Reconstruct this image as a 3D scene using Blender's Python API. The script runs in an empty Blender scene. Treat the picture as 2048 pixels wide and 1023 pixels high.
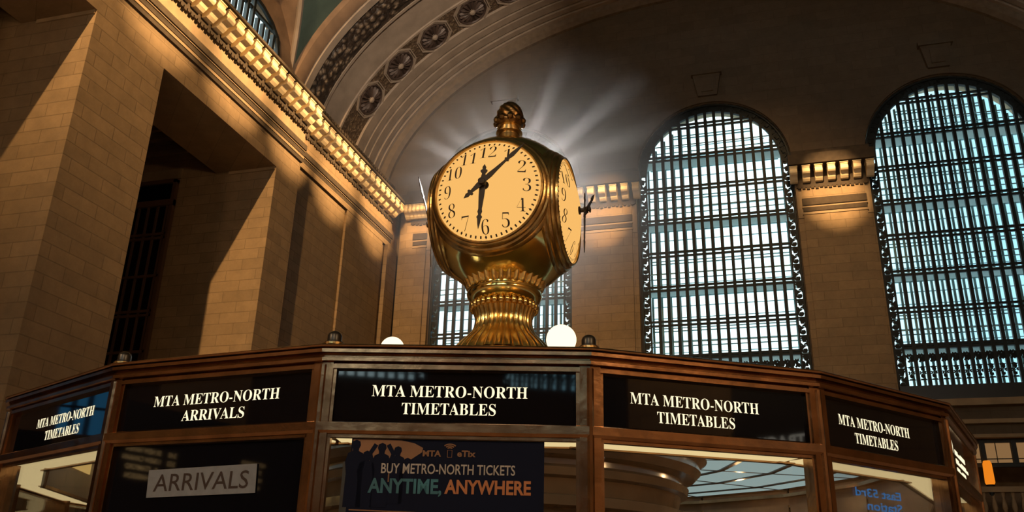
import bpy, bmesh, math, random
from mathutils import Vector, Matrix
random.seed(7)
sc = bpy.context.scene
C = sc.collection
PI = math.pi
# ------------------------------------------------------------------ camera
FPX = 1738.79
cd = bpy.data.cameras.new('camera'); cam = bpy.data.objects.new('camera', cd); C.objects.link(cam)
cd.sensor_width = 36.0; cd.lens = FPX / 2048 * 36.0; cd.clip_start = 0.05; cd.clip_end = 500
RT = Vector((0.9617703, 0.2727219, 0.02491307)); UP = Vector((0.07760899, -0.35866932, 0.93023285)); FW = Vector((-0.26263043, 0.89273685, 0.36612317))
M = Matrix((RT, UP, -FW)).transposed().to_4x4(); M.translation = (0, 0, 1.6)
cam.matrix_world = M
sc.camera = cam
# ------------------------------------------------------------------ view
sc.view_settings.view_transform = 'Standard'; sc.view_settings.look = 'None'
sc.view_settings.exposure = 0.0; sc.view_settings.gamma = 1.0; sc.view_settings.use_curve_mapping = False
sc.cycles.max_bounces = 7; sc.cycles.diffuse_bounces = 3; sc.cycles.glossy_bounces = 4
sc.cycles.transparent_max_bounces = 12; sc.cycles.transmission_bounces = 4
sc.cycles.sample_clamp_indirect = 3.0
sc.cycles.caustics_reflective = False; sc.cycles.caustics_refractive = False
# ------------------------------------------------------------------ daylight sky seen through the windows
w = bpy.data.worlds.new('daylight'); sc.world = w; w.use_nodes = True
nt = w.node_tree; nt.nodes.clear()
wo = nt.nodes.new('ShaderNodeOutputWorld'); bg = nt.nodes.new('ShaderNodeBackground')
tc = nt.nodes.new('ShaderNodeTexCoord'); sx = nt.nodes.new('ShaderNodeSeparateXYZ'); rp = nt.nodes.new('ShaderNodeValToRGB')
nt.links.new(tc.outputs['Generated'], sx.inputs[0]); nt.links.new(sx.outputs[0], rp.inputs[0])
nt.links.new(rp.outputs[0], bg.inputs[0]); nt.links.new(bg.outputs[0], wo.inputs[0])
rp.color_ramp.elements[0].position = 0.0; rp.color_ramp.elements[0].color = (0.82, 1.05, 1.08, 1)
rp.color_ramp.elements[1].position = 0.24; rp.color_ramp.elements[1].color = (0.28, 0.56, 0.68, 1)
mr = nt.nodes.new('ShaderNodeMapRange'); mr.inputs['From Min'].default_value = -0.3; mr.inputs['From Max'].default_value = -0.6; mr.inputs['To Min'].default_value = 1.9; mr.inputs['To Max'].default_value = 6.0
nt.links.new(sx.outputs[1], mr.inputs['Value']); nt.links.new(mr.outputs[0], bg.inputs[1])      # the sky beyond the far windows behind the camera is brighter
# ------------------------------------------------------------------ unseen lamps of the hall, with fill lamps added
def lamp(name, kind, loc, power, col, size=0.3, target=None, angle=60, blend=1.0):
    l = bpy.data.lights.new(name, kind); l.energy = power; l.color = col
    o = bpy.data.objects.new(name, l); C.objects.link(o); o.location = loc
    if kind in ('POINT', 'SPOT'): l.shadow_soft_size = size
    if kind == 'SPOT':
        l.spot_size = math.radians(angle); l.spot_blend = blend
    if kind == 'AREA': l.size = size
    if target is not None:
        o.rotation_euler = (Vector(target) - Vector(loc)).to_track_quat('-Z', 'Y').to_euler()
    return o
WARM = (1.0, 0.60, 0.25)
lamp('cornice_flood', 'SPOT', (-14.0, 1, 35), 60000, WARM, 0.2, (-20.9, 29, 21.0), 56, 1.0)
lamp('window_flood', 'SPOT', (3, 27, 37), 7500, WARM, 0.25, (0.5, 46, 19), 46, 1.0)
for y_ in (13, 18, 23, 28, 33, 38, 43):
    lamp('cornice_spot', 'SPOT', (9, min(44, y_ + 5), 35), 170000, WARM, 0.1, (-20.5, y_, 23.1), 10.5, 1.0)
for x_, g_ in ((-19.4, 4.5), (-7.98, 7.5), (4.66, 7.5), (16.4, 6)):
    lamp('capital_spot', 'SPOT', (x_ * 0.4, 22, 37), 120000, WARM, 0.1, (x_, 45.4, 22.8), g_ * 1.1, 1.0)
lamp('vault_bounce_fill', 'SPOT', (6, -6, 13), 76000, (1.0, 0.80, 0.60), 0.5, (-19, 41, 33), 22, 1.0)  # added lamp standing in for daylight bounced onto the vault
for x_, y_, z_ in ((-11, -9, 11), (2, -13, 12), (13, -7, 11)):
    lamp('hall_fill_light', 'POINT', (x_, y_, z_), 3000, (1.0, 0.64, 0.33), 1.1)  # fill lamps added behind the camera for warm ambience and brass highlights
HAZE_D, HAZE_P, HAZE_S = 0.85, 230.0, 1900.0
# ------------------------------------------------------------------ helpers
def mat(name):
    m = bpy.data.materials.new(name); m.use_nodes = True
    return m, m.node_tree, m.node_tree.nodes['Principled BSDF']
def simple(name, col, rough=0.5, metal=0.0, noise=0.0, nscale=6.0, bump=0.0, coat=0.0):
    m, t, b = mat(name)
    b.inputs['Base Color'].default_value = (*col, 1); b.inputs['Roughness'].default_value = rough; b.inputs['Metallic'].default_value = metal
    if coat: b.inputs['Coat Weight'].default_value = coat; b.inputs['Coat Roughness'].default_value = 0.08
    if noise or bump:
        tc = t.nodes.new('ShaderNodeTexCoord'); n = t.nodes.new('ShaderNodeTexNoise'); n.inputs['Scale'].default_value = nscale; n.inputs['Detail'].default_value = 6
        t.links.new(tc.outputs['Object'], n.inputs['Vector'])
        if noise:
            r = t.nodes.new('ShaderNodeValToRGB')
            r.color_ramp.elements[0].position = 0.3; r.color_ramp.elements[1].position = 0.7
            r.color_ramp.elements[0].color = (*[c * (1 - noise) for c in col], 1); r.color_ramp.elements[1].color = (*[min(1, c * (1 + noise)) for c in col], 1)
            t.links.new(n.outputs['Fac'], r.inputs[0]); t.links.new(r.outputs[0], b.inputs['Base Color'])
        if bump:
            bp = t.nodes.new('ShaderNodeBump'); bp.inputs['Strength'].default_value = bump; bp.inputs['Distance'].default_value = 0.05
            t.links.new(n.outputs['Fac'], bp.inputs['Height']); t.links.new(bp.outputs[0], b.inputs['Normal'])
    return m
def emis(name, col, s):
    m = bpy.data.materials.new(name); m.use_nodes = True; t = m.node_tree; t.nodes.clear()
    e = t.nodes.new('ShaderNodeEmission'); o = t.nodes.new('ShaderNodeOutputMaterial')
    e.inputs[0].default_value = (*col, 1); e.inputs[1].default_value = s; t.links.new(e.outputs[0], o.inputs[0])
    return m
def stone(name, col, mortar, bw=1.5, bh=0.5, bump=0.25, rough=0.8):
    m, t, b = mat(name)
    tc = t.nodes.new('ShaderNodeTexCoord'); s = t.nodes.new('ShaderNodeSeparateXYZ'); a = t.nodes.new('ShaderNodeMath'); cb = t.nodes.new('ShaderNodeCombineXYZ')
    t.links.new(tc.outputs['Object'], s.inputs[0]); a.operation = 'ADD'; t.links.new(s.outputs[0], a.inputs[0]); t.links.new(s.outputs[1], a.inputs[1])
    t.links.new(a.outputs[0], cb.inputs[0]); t.links.new(s.outputs[2], cb.inputs[1])
    br = t.nodes.new('ShaderNodeTexBrick'); br.inputs['Scale'].default_value = 1.0; br.inputs['Brick Width'].default_value = bw; br.inputs['Row Height'].default_value = bh
    br.inputs['Mortar Size'].default_value = 0.022; br.inputs['Mortar Smooth'].default_value = 0.4; br.inputs['Bias'].default_value = -0.1
    br.inputs['Color1'].default_value = (*col, 1); br.inputs['Color2'].default_value = (*[c * 0.80 for c in col], 1); br.inputs['Mortar'].default_value = (*mortar, 1)
    t.links.new(cb.outputs[0], br.inputs['Vector'])
    n = t.nodes.new('ShaderNodeTexNoise'); n.inputs['Scale'].default_value = 1.6; n.inputs['Detail'].default_value = 10; n.inputs['Roughness'].default_value = 0.72
    t.links.new(tc.outputs['Object'], n.inputs['Vector'])
    mx = t.nodes.new('ShaderNodeMix'); mx.data_type = 'RGBA'; mx.blend_type = 'OVERLAY'; mx.inputs[0].default_value = 0.45
    t.links.new(br.outputs['Color'], mx.inputs[6]); t.links.new(n.outputs['Fac'], mx.inputs[7]); t.links.new(mx.outputs[2], b.inputs['Base Color'])
    bp = t.nodes.new('ShaderNodeBump'); bp.inputs['Strength'].default_value = bump; bp.inputs['Distance'].default_value = 0.04
    n2 = t.nodes.new('ShaderNodeMath'); n2.operation = 'MULTIPLY_ADD'; n2.inputs[1].default_value = -1.0
    t.links.new(br.outputs['Fac'], n2.inputs[0]); t.links.new(n.outputs['Fac'], n2.inputs[2])
    t.links.new(n2.outputs[0], bp.inputs['Height']); t.links.new(bp.outputs[0], b.inputs['Normal'])
    b.inputs['Roughness'].default_value = rough
    return m
def ornate(name, c1, c2, scale, bump=0.9):
    m, t, b = mat(name)
    tc = t.nodes.new('ShaderNodeTexCoord'); v = t.nodes.new('ShaderNodeTexVoronoi'); v.inputs['Scale'].default_value = scale
    n = t.nodes.new('ShaderNodeTexNoise'); n.inputs['Scale'].default_value = scale * 1.3; n.inputs['Detail'].default_value = 4
    t.links.new(tc.outputs['Object'], n.inputs['Vector'])
    ad = t.nodes.new('ShaderNodeMix'); ad.data_type = 'RGBA'; ad.blend_type = 'ADD'; ad.inputs[0].default_value = 0.25
    t.links.new(tc.outputs['Object'], ad.inputs[6]); t.links.new(n.outputs['Color'], ad.inputs[7]); t.links.new(ad.outputs[2], v.inputs['Vector'])
    r = t.nodes.new('ShaderNodeValToRGB'); r.color_ramp.elements[0].position = 0.08; r.color_ramp.elements[1].position = 0.5
    r.color_ramp.elements[0].color = (*c1, 1); r.color_ramp.elements[1].color = (*c2, 1)
    t.links.new(v.outputs['Distance'], r.inputs[0]); t.links.new(r.outputs[0], b.inputs['Base Color'])
    bp = t.nodes.new('ShaderNodeBump'); bp.inputs['Strength'].default_value = bump; bp.inputs['Distance'].default_value = 0.25; bp.invert = True
    t.links.new(v.outputs['Distance'], bp.inputs['Height']); t.links.new(bp.outputs[0], b.inputs['Normal'])
    b.inputs['Roughness'].default_value = 0.5
    return m
def glassmat(name, tint, refl=1.0, rough=0.0, ior=1.5):
    m = bpy.data.materials.new(name); m.use_nodes = True; t = m.node_tree; t.nodes.clear()
    o = t.nodes.new('ShaderNodeOutputMaterial'); mx = t.nodes.new('ShaderNodeMixShader'); tr = t.nodes.new('ShaderNodeBsdfTransparent'); gl = t.nodes.new('ShaderNodeBsdfGlossy')
    fr = t.nodes.new('ShaderNodeFresnel'); fr.inputs[0].default_value = ior; mu = t.nodes.new('ShaderNodeMath'); mu.operation = 'MULTIPLY'; mu.inputs[1].default_value = refl
    tr.inputs[0].default_value = (*tint, 1); gl.inputs['Roughness'].default_value = rough
    t.links.new(fr.outputs[0], mu.inputs[0]); t.links.new(mu.outputs[0], mx.inputs[0]); t.links.new(tr.outputs[0], mx.inputs[1]); t.links.new(gl.outputs[0], mx.inputs[2]); t.links.new(mx.outputs[0], o.inputs[0])
    return m
def transl(name, col, mixf=0.6):
    m = bpy.data.materials.new(name); m.use_nodes = True; t = m.node_tree; t.nodes.clear()
    o = t.nodes.new('ShaderNodeOutputMaterial'); mx = t.nodes.new('ShaderNodeMixShader'); a = t.nodes.new('ShaderNodeBsdfDiffuse'); b = t.nodes.new('ShaderNodeBsdfTranslucent')
    a.inputs[0].default_value = (*col, 1); b.inputs[0].default_value = (*col, 1); mx.inputs[0].default_value = mixf
    t.links.new(a.outputs[0], mx.inputs[1]); t.links.new(b.outputs[0], mx.inputs[2]); t.links.new(mx.outputs[0], o.inputs[0])
    return m
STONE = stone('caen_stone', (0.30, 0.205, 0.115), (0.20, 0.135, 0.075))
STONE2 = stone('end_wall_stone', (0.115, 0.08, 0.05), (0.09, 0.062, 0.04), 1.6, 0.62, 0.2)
SMOOTH = simple('dressed_stone', (0.33, 0.235, 0.14), 0.75, 0, 0.18, 1.5, 0.1)
DARKST = simple('dark_moulding_stone', (0.16, 0.115, 0.075), 0.8, 0, 0.2, 3, 0.15)  # mid-dark brown stone for the gallery wall and vault rib
DARK2 = simple('dark_brown_stone', (0.055, 0.038, 0.024), 0.85, 0, 0.25, 3, 0.15)  # very dark brown stone for corona, leaf row, modillion backing and frieze bands
CREAM = simple('cream_plaster', (0.92, 0.76, 0.50), 0.6, 0, 0.06, 5, 0.1)
PLASTER = simple('vault_plaster', (0.30, 0.235, 0.18), 0.8, 0, 0.16, 1.2, 0.12)
LUNET = simple('lunette_plaster', (0.20, 0.125, 0.075), 0.8, 0, 0.3, 0.8, 0.15)
TEAL = simple('painted_sky_ceiling', (0.075, 0.115, 0.095), 0.8, 0, 0.25, 0.7, 0.05)
ORN = ornate('gilded_leaf_relief', (0.30, 0.22, 0.15), (0.035, 0.022, 0.014), 2.6)
DIAPER = ornate('diaper_relief', (0.26, 0.19, 0.12), (0.10, 0.065, 0.04), 5.0, 0.5)
ROSD = simple('rosette_bronze', (0.075, 0.05, 0.04), 0.5, 0.2, 0.3, 8)
IRON = simple('window_iron', (0.005, 0.009, 0.011), 0.6, 0.0)
OUTER = simple('weathered_window_steel', (0.34, 0.52, 0.55), 0.6, 0.1, 0.2, 2)
FLOORG = transl('catwalk_glass', (0.90, 0.95, 0.94))
PANE = glassmat('window_glass', (0.93, 0.97, 0.97), 0.5)
BRASS = simple('polished_brass', (0.92, 0.68, 0.25), 0.13, 1.0, 0.18, 7, 0.05)
CASTB = simple('cast_brass', (0.78, 0.55, 0.21), 0.22, 1.0, 0.2, 9, 0.05)
ACORN = simple('dark_acorn_brass', (0.20, 0.115, 0.045), 0.3, 1.0, 0.3, 20, 0.15)
DBRASS = simple('aged_brass', (0.46, 0.31, 0.13), 0.27, 1.0, 0.3, 14, 0.08)
BRONZE = simple('booth_bronze', (0.33, 0.185, 0.10), 0.2, 1.0, 0.28, 9, 0.06)
BLACKGL = simple('black_sign_glass', (0.003, 0.003, 0.005), 0.03, 0.0); BLACKGL.node_tree.nodes['Principled BSDF'].inputs['Specular IOR Level'].default_value = 0.35
BLACK = simple('black_enamel', (0.01, 0.008, 0.007), 0.35)
DIAL = emis('lit_opal_dial', (1.0, 0.535, 0.15), 0.95)
MARK = simple('dial_black', (0.015, 0.008, 0.004), 0.6)
LETTER = emis('lit_letters', (1.0, 0.86, 0.55), 1.3)
GLASS = glassmat('booth_glass', (0.92, 0.90, 0.86), 0.45)
TUBE = emis('lit_diffuser', (1.0, 0.80, 0.42), 0.95)
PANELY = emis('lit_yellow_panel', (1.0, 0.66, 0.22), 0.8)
CEILG = emis('emissive_glass_ceiling', (0.30, 0.42, 0.44), 0.95)  # emission stands in for daylight glowing through the milk glass
GLOBE = emis('lit_globe', (1.0, 0.86, 0.56), 1.6)
WOOD = simple('brown_polished_stone', (0.20, 0.12, 0.065), 0.2, 0.0, 0.35, 3, 0.03, 0.25)
TANBK = simple('tan_back_panel', (0.30, 0.18, 0.09), 0.35, 0, 0.3, 4, 0.03)
MARBLE = simple('tennessee_marble', (0.42, 0.33, 0.26), 0.3, 0, 0.2, 2)
NAVY = simple('poster_navy', (0.002, 0.004, 0.016), 0.7); NAVY.node_tree.nodes['Principled BSDF'].inputs['Specular IOR Level'].default_value = 0.1
PTAN = simple('poster_tan', (0.14, 0.065, 0.026), 0.6, 0, 0.2, 9)
PWHITE = simple('poster_white', (0.26, 0.25, 0.25), 0.6)
PCYAN = simple('poster_cyan', (0.008, 0.085, 0.13), 0.6, 0, 0.3, 12)
PORANGE = simple('poster_orange', (0.28, 0.10, 0.03), 0.6)
PAPER = simple('grey_paper', (0.13, 0.15, 0.185), 0.7, 0, 0.12, 30)
PRED = simple('paper_dark_red', (0.012, 0.003, 0.003), 0.6)
AMBER = emis('amber_board_text', (1.0, 0.62, 0.25), 2.6)
WHITEL = emis('white_sign_text', (1.0, 0.92, 0.75), 3.0)
BLUEL = emis('blue_emissive_lettering', (0.03, 0.22, 0.62), 0.8)  # sticker letters given emission so they read brighter
ORANGE = emis('orange_lamp', (1.0, 0.27, 0.015), 0.85)
TANLIT = emis('lit_upper_panes', (0.55, 0.30, 0.12), 0.42)

class MB:
    def __init__(s): s.v = []; s.f = []
    def add(s, vs, fs):
        n = len(s.v); s.v += [tuple(p) for p in vs]; s.f += [tuple(i + n for i in f) for f in fs]; return s
    def hexa(s, p):
        return s.add(p, [(0, 3, 2, 1), (4, 5, 6, 7), (0, 1, 5, 4), (1, 2, 6, 5), (2, 3, 7, 6), (3, 0, 4, 7)])
    def box(s, x0, x1, y0, y1, z0, z1):
        return s.hexa([(x0, y0, z0), (x1, y0, z0), (x1, y1, z0), (x0, y1, z0), (x0, y0, z1), (x1, y0, z1), (x1, y1, z1), (x0, y1, z1)])
    def lathe(s, prof, seg=48, fn=None, T=None, caps=True):
        vs = []; fs = []; n = len(prof)
        for j in range(seg):
            a = 2 * PI * j / seg
            for i, (r, z) in enumerate(prof):
                rr = fn(r, z, a, i) if fn else r
                p = Vector((rr * math.cos(a), rr * math.sin(a), z)); vs.append(tuple(T @ p) if T else tuple(p))
        for j in range(seg):
            k = (j + 1) % seg
            for i in range(n - 1): fs.append((j * n + i, k * n + i, k * n + i + 1, j * n + i + 1))
        if caps:
            if prof[0][0] > 1e-4: fs.append(tuple(j * n for j in reversed(range(seg))))
            if prof[-1][0] > 1e-4: fs.append(tuple(j * n + n - 1 for j in range(seg)))
        return s.add(vs, fs)
    def tube(s, pts, r, seg=6, closed=False):
        pts = [Vector(p) for p in pts]; n = len(pts); vs = []; fs = []
        for i, p in enumerate(pts):
            d = (pts[(i + 1) % n] - pts[i - 1]) if closed else (pts[min(i + 1, n - 1)] - pts[max(i - 1, 0)])
            d.normalize(); a = Vector((0, 0, 1)) if abs(d.z) < 0.9 else Vector((1, 0, 0)); u = d.cross(a).normalized(); v = d.cross(u)
            rr = r[i] if isinstance(r, (list, tuple)) else r
            for j in range(seg):
                t = 2 * PI * j / seg; vs.append(p + (u * math.cos(t) + v * math.sin(t)) * rr)
        for i in range(n if closed else n - 1):
            k = (i + 1) % n
            for j in range(seg): fs.append((i * seg + j, i * seg + (j + 1) % seg, k * seg + (j + 1) % seg, k * seg + j))
        if not closed: fs += [tuple(range(seg)), tuple((n - 1) * seg + j for j in reversed(range(seg)))]
        return s.add(vs, fs)
    def prism(s, poly, T, depth):
        """polygon (a,b) extruded 0..depth along third axis, placed by T"""
        n = len(poly); vs = [T @ Vector((a, b, 0)) for a, b in poly] + [T @ Vector((a, b, depth)) for a, b in poly]
        fs = [tuple(reversed(range(n))), tuple(range(n, 2 * n))] + [(i, (i + 1) % n, n + (i + 1) % n, n + i) for i in range(n)]
        return s.add(vs, fs)
    def ribbon(s, pts, wd, T, depth):
        """flat bar following 2D pts, width wd, extruded depth"""
        n = len(pts); L = []; Rr = []
        for i in range(n):
            a = Vector(pts[max(i - 1, 0)]); b = Vector(pts[min(i + 1, n - 1)]); d = (b - a); d.normalize(); q = Vector((-d.y, d.x)) * wd / 2; p = Vector(pts[i])
            L.append(p + q); Rr.append(p - q)
        vs = []
        for h in (0, depth):
            vs += [T @ Vector((p.x, p.y, h)) for p in L] + [T @ Vector((p.x, p.y, h)) for p in Rr]
        fs = []
        for i in range(n - 1):
            fs += [(i, i + 1, n + i + 1, n + i), (2 * n + i, 3 * n + i, 3 * n + i + 1, 2 * n + i + 1), (i, 2 * n + i, 2 * n + i + 1, i + 1), (n + i, n + i + 1, 3 * n + i + 1, 3 * n + i)]
        return s.add(vs, fs)
    def build(s, name, m, parent=None, smooth=False, bevel=0, angle=35, loc=None):
        me = bpy.data.meshes.new(name); me.from_pydata(s.v, [], s.f); me.update()
        bm = bmesh.new(); bm.from_mesh(me); bmesh.ops.recalc_face_normals(bm, faces=bm.faces); bm.to_mesh(me); bm.free()
        o = bpy.data.objects.new(name, me); C.objects.link(o)
        for x in (m if isinstance(m, list) else [m]): me.materials.append(x)
        if smooth:
            me.polygons.foreach_set('use_smooth', [True] * len(me.polygons))
            try: me.set_sharp_from_angle(angle=math.radians(angle))
            except Exception: pass
        if bevel:
            bv = o.modifiers.new('edge', 'BEVEL'); bv.width = bevel; bv.segments = 2; bv.limit_method = 'ANGLE'
        if parent is not None: o.parent = parent
        if loc is not None: o.location = loc
        return o
def tag(o, label=None, cat=None, group=None, kind=None):
    if label: o['label'] = label
    if cat: o['category'] = cat
    if group: o['group'] = group
    if kind: o['kind'] = kind
    return o
def struct(o, label=None, cat=None): return tag(o, label, cat, None, 'structure')
def empty(name, loc=(0, 0, 0), rz=0):
    o = bpy.data.objects.new(name, None); C.objects.link(o); o.location = loc; o.rotation_euler = (0, 0, rz); o.empty_display_size = 0.1; return o
def copy_tree(o, parent=None):
    c = o.copy(); C.objects.link(c)
    if parent is not None: c.parent = parent
    for ch in [x for x in sc.objects if x.parent == o]: copy_tree(ch, c)
    return c
def serif(s):
    out = ''
    for c in s:
        if 'A' <= c <= 'Z': out += chr(0x1D400 + ord(c) - 65)
        elif '0' <= c <= '9': out += chr(0x1D7CE + ord(c) - 48)
        else: out += c
    return out
_tc = {}
def text2d(s, size=1.0, xs=1.0, off=0.0, ext=0.0, shear=0.0, align='CENTER'):
    """triangulated 2-D lettering centred on its bounding box; returns verts, faces, width, height"""
    key = (s, off, ext / size, shear, align)
    if key not in _tc:
        c = bpy.data.curves.new('lettering', 'FONT'); c.body = s; c.size = 1.0; c.offset = off; c.extrude = ext / size; c.shear = shear; c.resolution_u = 3
        o = bpy.data.objects.new('lettering', c); C.objects.link(o)
        dg = bpy.context.evaluated_depsgraph_get(); dg.update(); me = bpy.data.meshes.new_from_object(o.evaluated_get(dg))
        vs = [tuple(v.co) for v in me.vertices]; fs = [tuple(p.vertices) for p in me.polygons]
        bpy.data.objects.remove(o); bpy.data.curves.remove(c); bpy.data.meshes.remove(me)
        x0 = min(v[0] for v in vs); x1 = max(v[0] for v in vs); y0 = min(v[1] for v in vs); y1 = max(v[1] for v in vs)
        vs = [(v[0] - (x0 + x1) / 2, v[1] - (y0 + y1) / 2, v[2]) for v in vs]
        _tc[key] = (vs, fs, x1 - x0, y1 - y0)
    vs, fs, wd, ht = _tc[key]
    return vs, fs, wd, ht
def put_text(mb, s, T, width=None, height=None, off=0.0, ext=0.0, shear=0.0, sx=None):
    """lettering fitted to width x height (metres) in plane T"""
    vs, fs, wd, ht = text2d(s, 1.0, 1.0, off, 0.0, shear)
    ky = height / ht; kx = width / wd if width else ky * (sx or 1.0)
    mb.add([T @ Vector((v[0] * kx, v[1] * ky, 0)) for v in vs], fs)
    return wd * kx

# ================================================================== THE HALL
XL, XR, YB, XC = -20.9, 17.6, 46.0, -1.66
YF = -38.0
WX = [-14.31, -1.66, 10.99]          # window centres
HW, ZS, ZB = 4.35, 25.0, 11.8         # half width, springing, sill
VA, VB, VZ = 21.5, 13.6, 24.5         # vault ellipse
def vault_z(x, ins=0.0):
    t = (x - XC) / (VA - ins)
    return VZ + (VB - ins) * math.sqrt(max(0, 1 - t * t))

f = MB().box(-31, 20, YF - 2, 50, -0.3, 0).build('floor', MARBLE); struct(f)

# ---- end walls: a filled outline with three arched holes
def arch_wall(name, y0, thick, material, holes):
    cu = bpy.data.curves.new(name, 'CURVE'); cu.dimensions = '2D'; cu.fill_mode = 'BOTH'; cu.extrude = thick / 2
    def spl(pts):
        s = cu.splines.new('POLY'); s.points.add(len(pts) - 1); s.use_cyclic_u = True
        for p, q in zip(s.points, pts): p.co = (q[0], q[1], 0, 1)
    spl([(-23.5, 0), (20.2, 0), (20.2, 39.5), (-23.5, 39.5)])
    for h in holes: spl(h)
    o = bpy.data.objects.new(name, cu); C.objects.link(o)
    dg = bpy.context.evaluated_depsgraph_get(); dg.update(); me = bpy.data.meshes.new_from_object(o.evaluated_get(dg))
    bpy.data.objects.remove(o); bpy.data.curves.remove(cu)
    me.transform(Matrix.Translation((0, y0 + thick / 2, 0)) @ Matrix.Rotation(PI / 2, 4, 'X')); me.materials.clear(); me.materials.append(material)
    o = bpy.data.objects.new(name, me); C.objects.link(o); return struct(o)
def arch_pts(xc, hw, zb, zs, n=28):
    return [(xc - hw, zb), (xc + hw, zb)] + [(xc + hw * math.cos(PI * i / n), zs + hw * math.sin(PI * i / n)) for i in range(n + 1)]
low_hole = [(7.0, 3.2), (15.2, 3.2), (15.2, 9.25), (7.0, 9.25)]
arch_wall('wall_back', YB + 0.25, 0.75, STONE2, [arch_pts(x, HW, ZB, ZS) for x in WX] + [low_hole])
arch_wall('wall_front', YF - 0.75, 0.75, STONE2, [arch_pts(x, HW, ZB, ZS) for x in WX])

# ---- big arched windows
def P2(x, y, z=0): return (x, z, y)
TW = Matrix(((1, 0, 0, 0), (0, 0, 1, 0), (0, 1, 0, 0), (0, 0, 0, 1)))     # (a,b,c)->(x=a, y=c, z=b)
def half_at(z, hw, zs): return hw if z <= zs else math.sqrt(max(0.0, hw * hw - (z - zs) ** 2))
def top_at(x, hw, zs): return zs + math.sqrt(max(0.0, hw * hw - x * x))
def make_window(name):
    root = empty(name); struct(root)
    IW = 3.88; zb = ZB
    # dark iron frame: border bars either side of the scrollwork strip and round the arch
    fr = MB()
    for hw_ in (HW - 0.02, IW + 0.03):
        wd = 0.10 if hw_ > 4 else 0.09
        pts = [(-hw_ + wd / 2, zb)] + [(-hw_ + wd / 2, zb + (ZS - zb) * k / 6) for k in range(1, 7)]
        pts += [((hw_ - wd / 2) * -math.cos(PI * i / 40), ZS + (hw_ - wd / 2) * math.sin(PI * i / 40)) for i in range(1, 40)]
        pts += [(hw_ - wd / 2, ZS - (ZS - zb) * k / 6) for k in range(0, 7)]
        fr.ribbon(pts, wd, TW, 0.22)
    fr.box(-HW, HW, 0, 0.25, zb, zb + 0.12)
    fr.build('iron_frame', IRON, root)
    # mullions
    nb = 15; step = 2 * IW / nb
    for k in range(1, nb):
        x = -IW + k * step; m = MB(); m.box(x - 0.085, x + 0.085, -0.02, 0.2, zb, top_at(x, IW, ZS))
        m.build('mullion', IRON, root)
    zt = [13.85, 14.02] + [15.87 + 2.03 * i for i in range(7)]
    for z in zt:
        m = MB(); h = half_at(z, IW, ZS)
        if z < 15: m.box(-h, h, 0, 0.2, z - 0.06, z + 0.06)
        else:
            m.box(-h, h, 0, 0.12, z - 0.17, z - 0.06); m.box(-h, h, 0, 0.12, z + 0.06, z + 0.17)
        m.build('transom', IRON, root)
    # scrollwork strips up both sides, round the arch and along the foot row
    sw = MB()
    def curl(cx, cz, r, a0, turn, T, wd=0.105, n=14):
        pts = []
        for i in range(n + 1):
            t = i / n; a = a0 + turn * t; rr = r * (1 - 0.72 * t); pts.append((cx + rr * math.cos(a), cz + rr * math.sin(a)))
        sw.ribbon(pts, wd, T, 0.05)
    def unit(T, s=0.205):
        curl(0, 0.26, s, -PI / 2, 1.6 * PI, T); curl(0, -0.26, s, PI / 2, 1.6 * PI, T)
        curl(0.03, 0.0, 0.10, 0, 1.9 * PI, T, 0.055, 10)
        sw.ribbon([(-0.18, -0.5), (0.18, -0.5)], 0.10, T, 0.06)
        for q in (-0.27, 0.25): sw.ribbon([(-0.10, q), (0.10, q)], 0.17, T, 0.04)
        sw.ribbon([(-0.17, 0.36), (0.0, 0.45), (0.17, 0.36)], 0.10, T, 0.05)
        sw.ribbon([(-0.20, 0.08), (-0.11, 0.0), (-0.19, -0.12)], 0.11, T, 0.05); sw.ribbon([(0.20, 0.1), (0.13, 0.0), (0.20, -0.1)], 0.11, T, 0.05)
    xm = (HW + IW) / 2 - 0.02; n = 13
    for k in range(n):
        z = zb + 0.5 + k * (ZS - zb - 0.2) / n
        for sgn in (-1, 1): unit(Matrix.Translation((sgn * xm, 0.08, z)) @ TW @ Matrix.Scale(sgn, 4, (1, 0, 0)))
    for k in range(13):
        a = PI * (k + 0.5) / 13; T = Matrix.Translation((xm * math.cos(a), 0.08, ZS + xm * math.sin(a))) @ TW @ Matrix.Rotation(a, 4, 'Z'); unit(T)
    for k in range(nb):
        x = -IW + (k + 0.5) * step; T = Matrix.Translation((x, 0.08, 13.35)) @ TW @ Matrix.Rotation(PI / 2, 4, 'Z'); unit(T, 0.19)
        T = Matrix.Translation((x, 0.08, 12.6)) @ TW @ Matrix.Scale(0.7, 4); unit(T, 0.14)
    bp = [(xm * math.cos(PI * i / 40), ZS + xm * math.sin(PI * i / 40)) for i in range(41)]; sw.ribbon(bp, 0.46, Matrix.Translation((0, 0.16, 0)) @ TW, 0.04)
    sw.build('scrollwork', IRON, root)
    # inner glass
    g = MB(); pl = [(x * 1.0, z) for x, z in arch_pts(0, IW, zb, ZS)]; g.add([(x, 0.14, z) for x, z in pl], [tuple(range(len(pl)))]); g.build('glass_pane', PANE, root)
    # glass catwalk floors between the two skins
    for z in (13.9, 17.9, 21.96, 26.0):
        h = half_at(z, HW, ZS); m = MB(); m.box(-h, h, 0.2, 1.3, z - 0.05, z + 0.05); m.build('catwalk_floor', FLOORG, root)
        r = MB(); 
        for q in (0.3, 1.15): r.box(-h, h, q, q + 0.05, z + 0.95, z + 1.0)
        r.build('catwalk_rail', OUTER, root)
    # outer steel skin
    o = MB(); Y0 = 1.35
    for k in range(nb + 1):
        x = -IW + k * step; m = o; zt_ = top_at(max(-IW + .01, min(IW - .01, x)), IW + 0.2, ZS)
        m.box(x - 0.06, x + 0.06, Y0, Y0 + 0.16, zb, zt_)
    z = zb + 0.05
    k = 0
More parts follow.
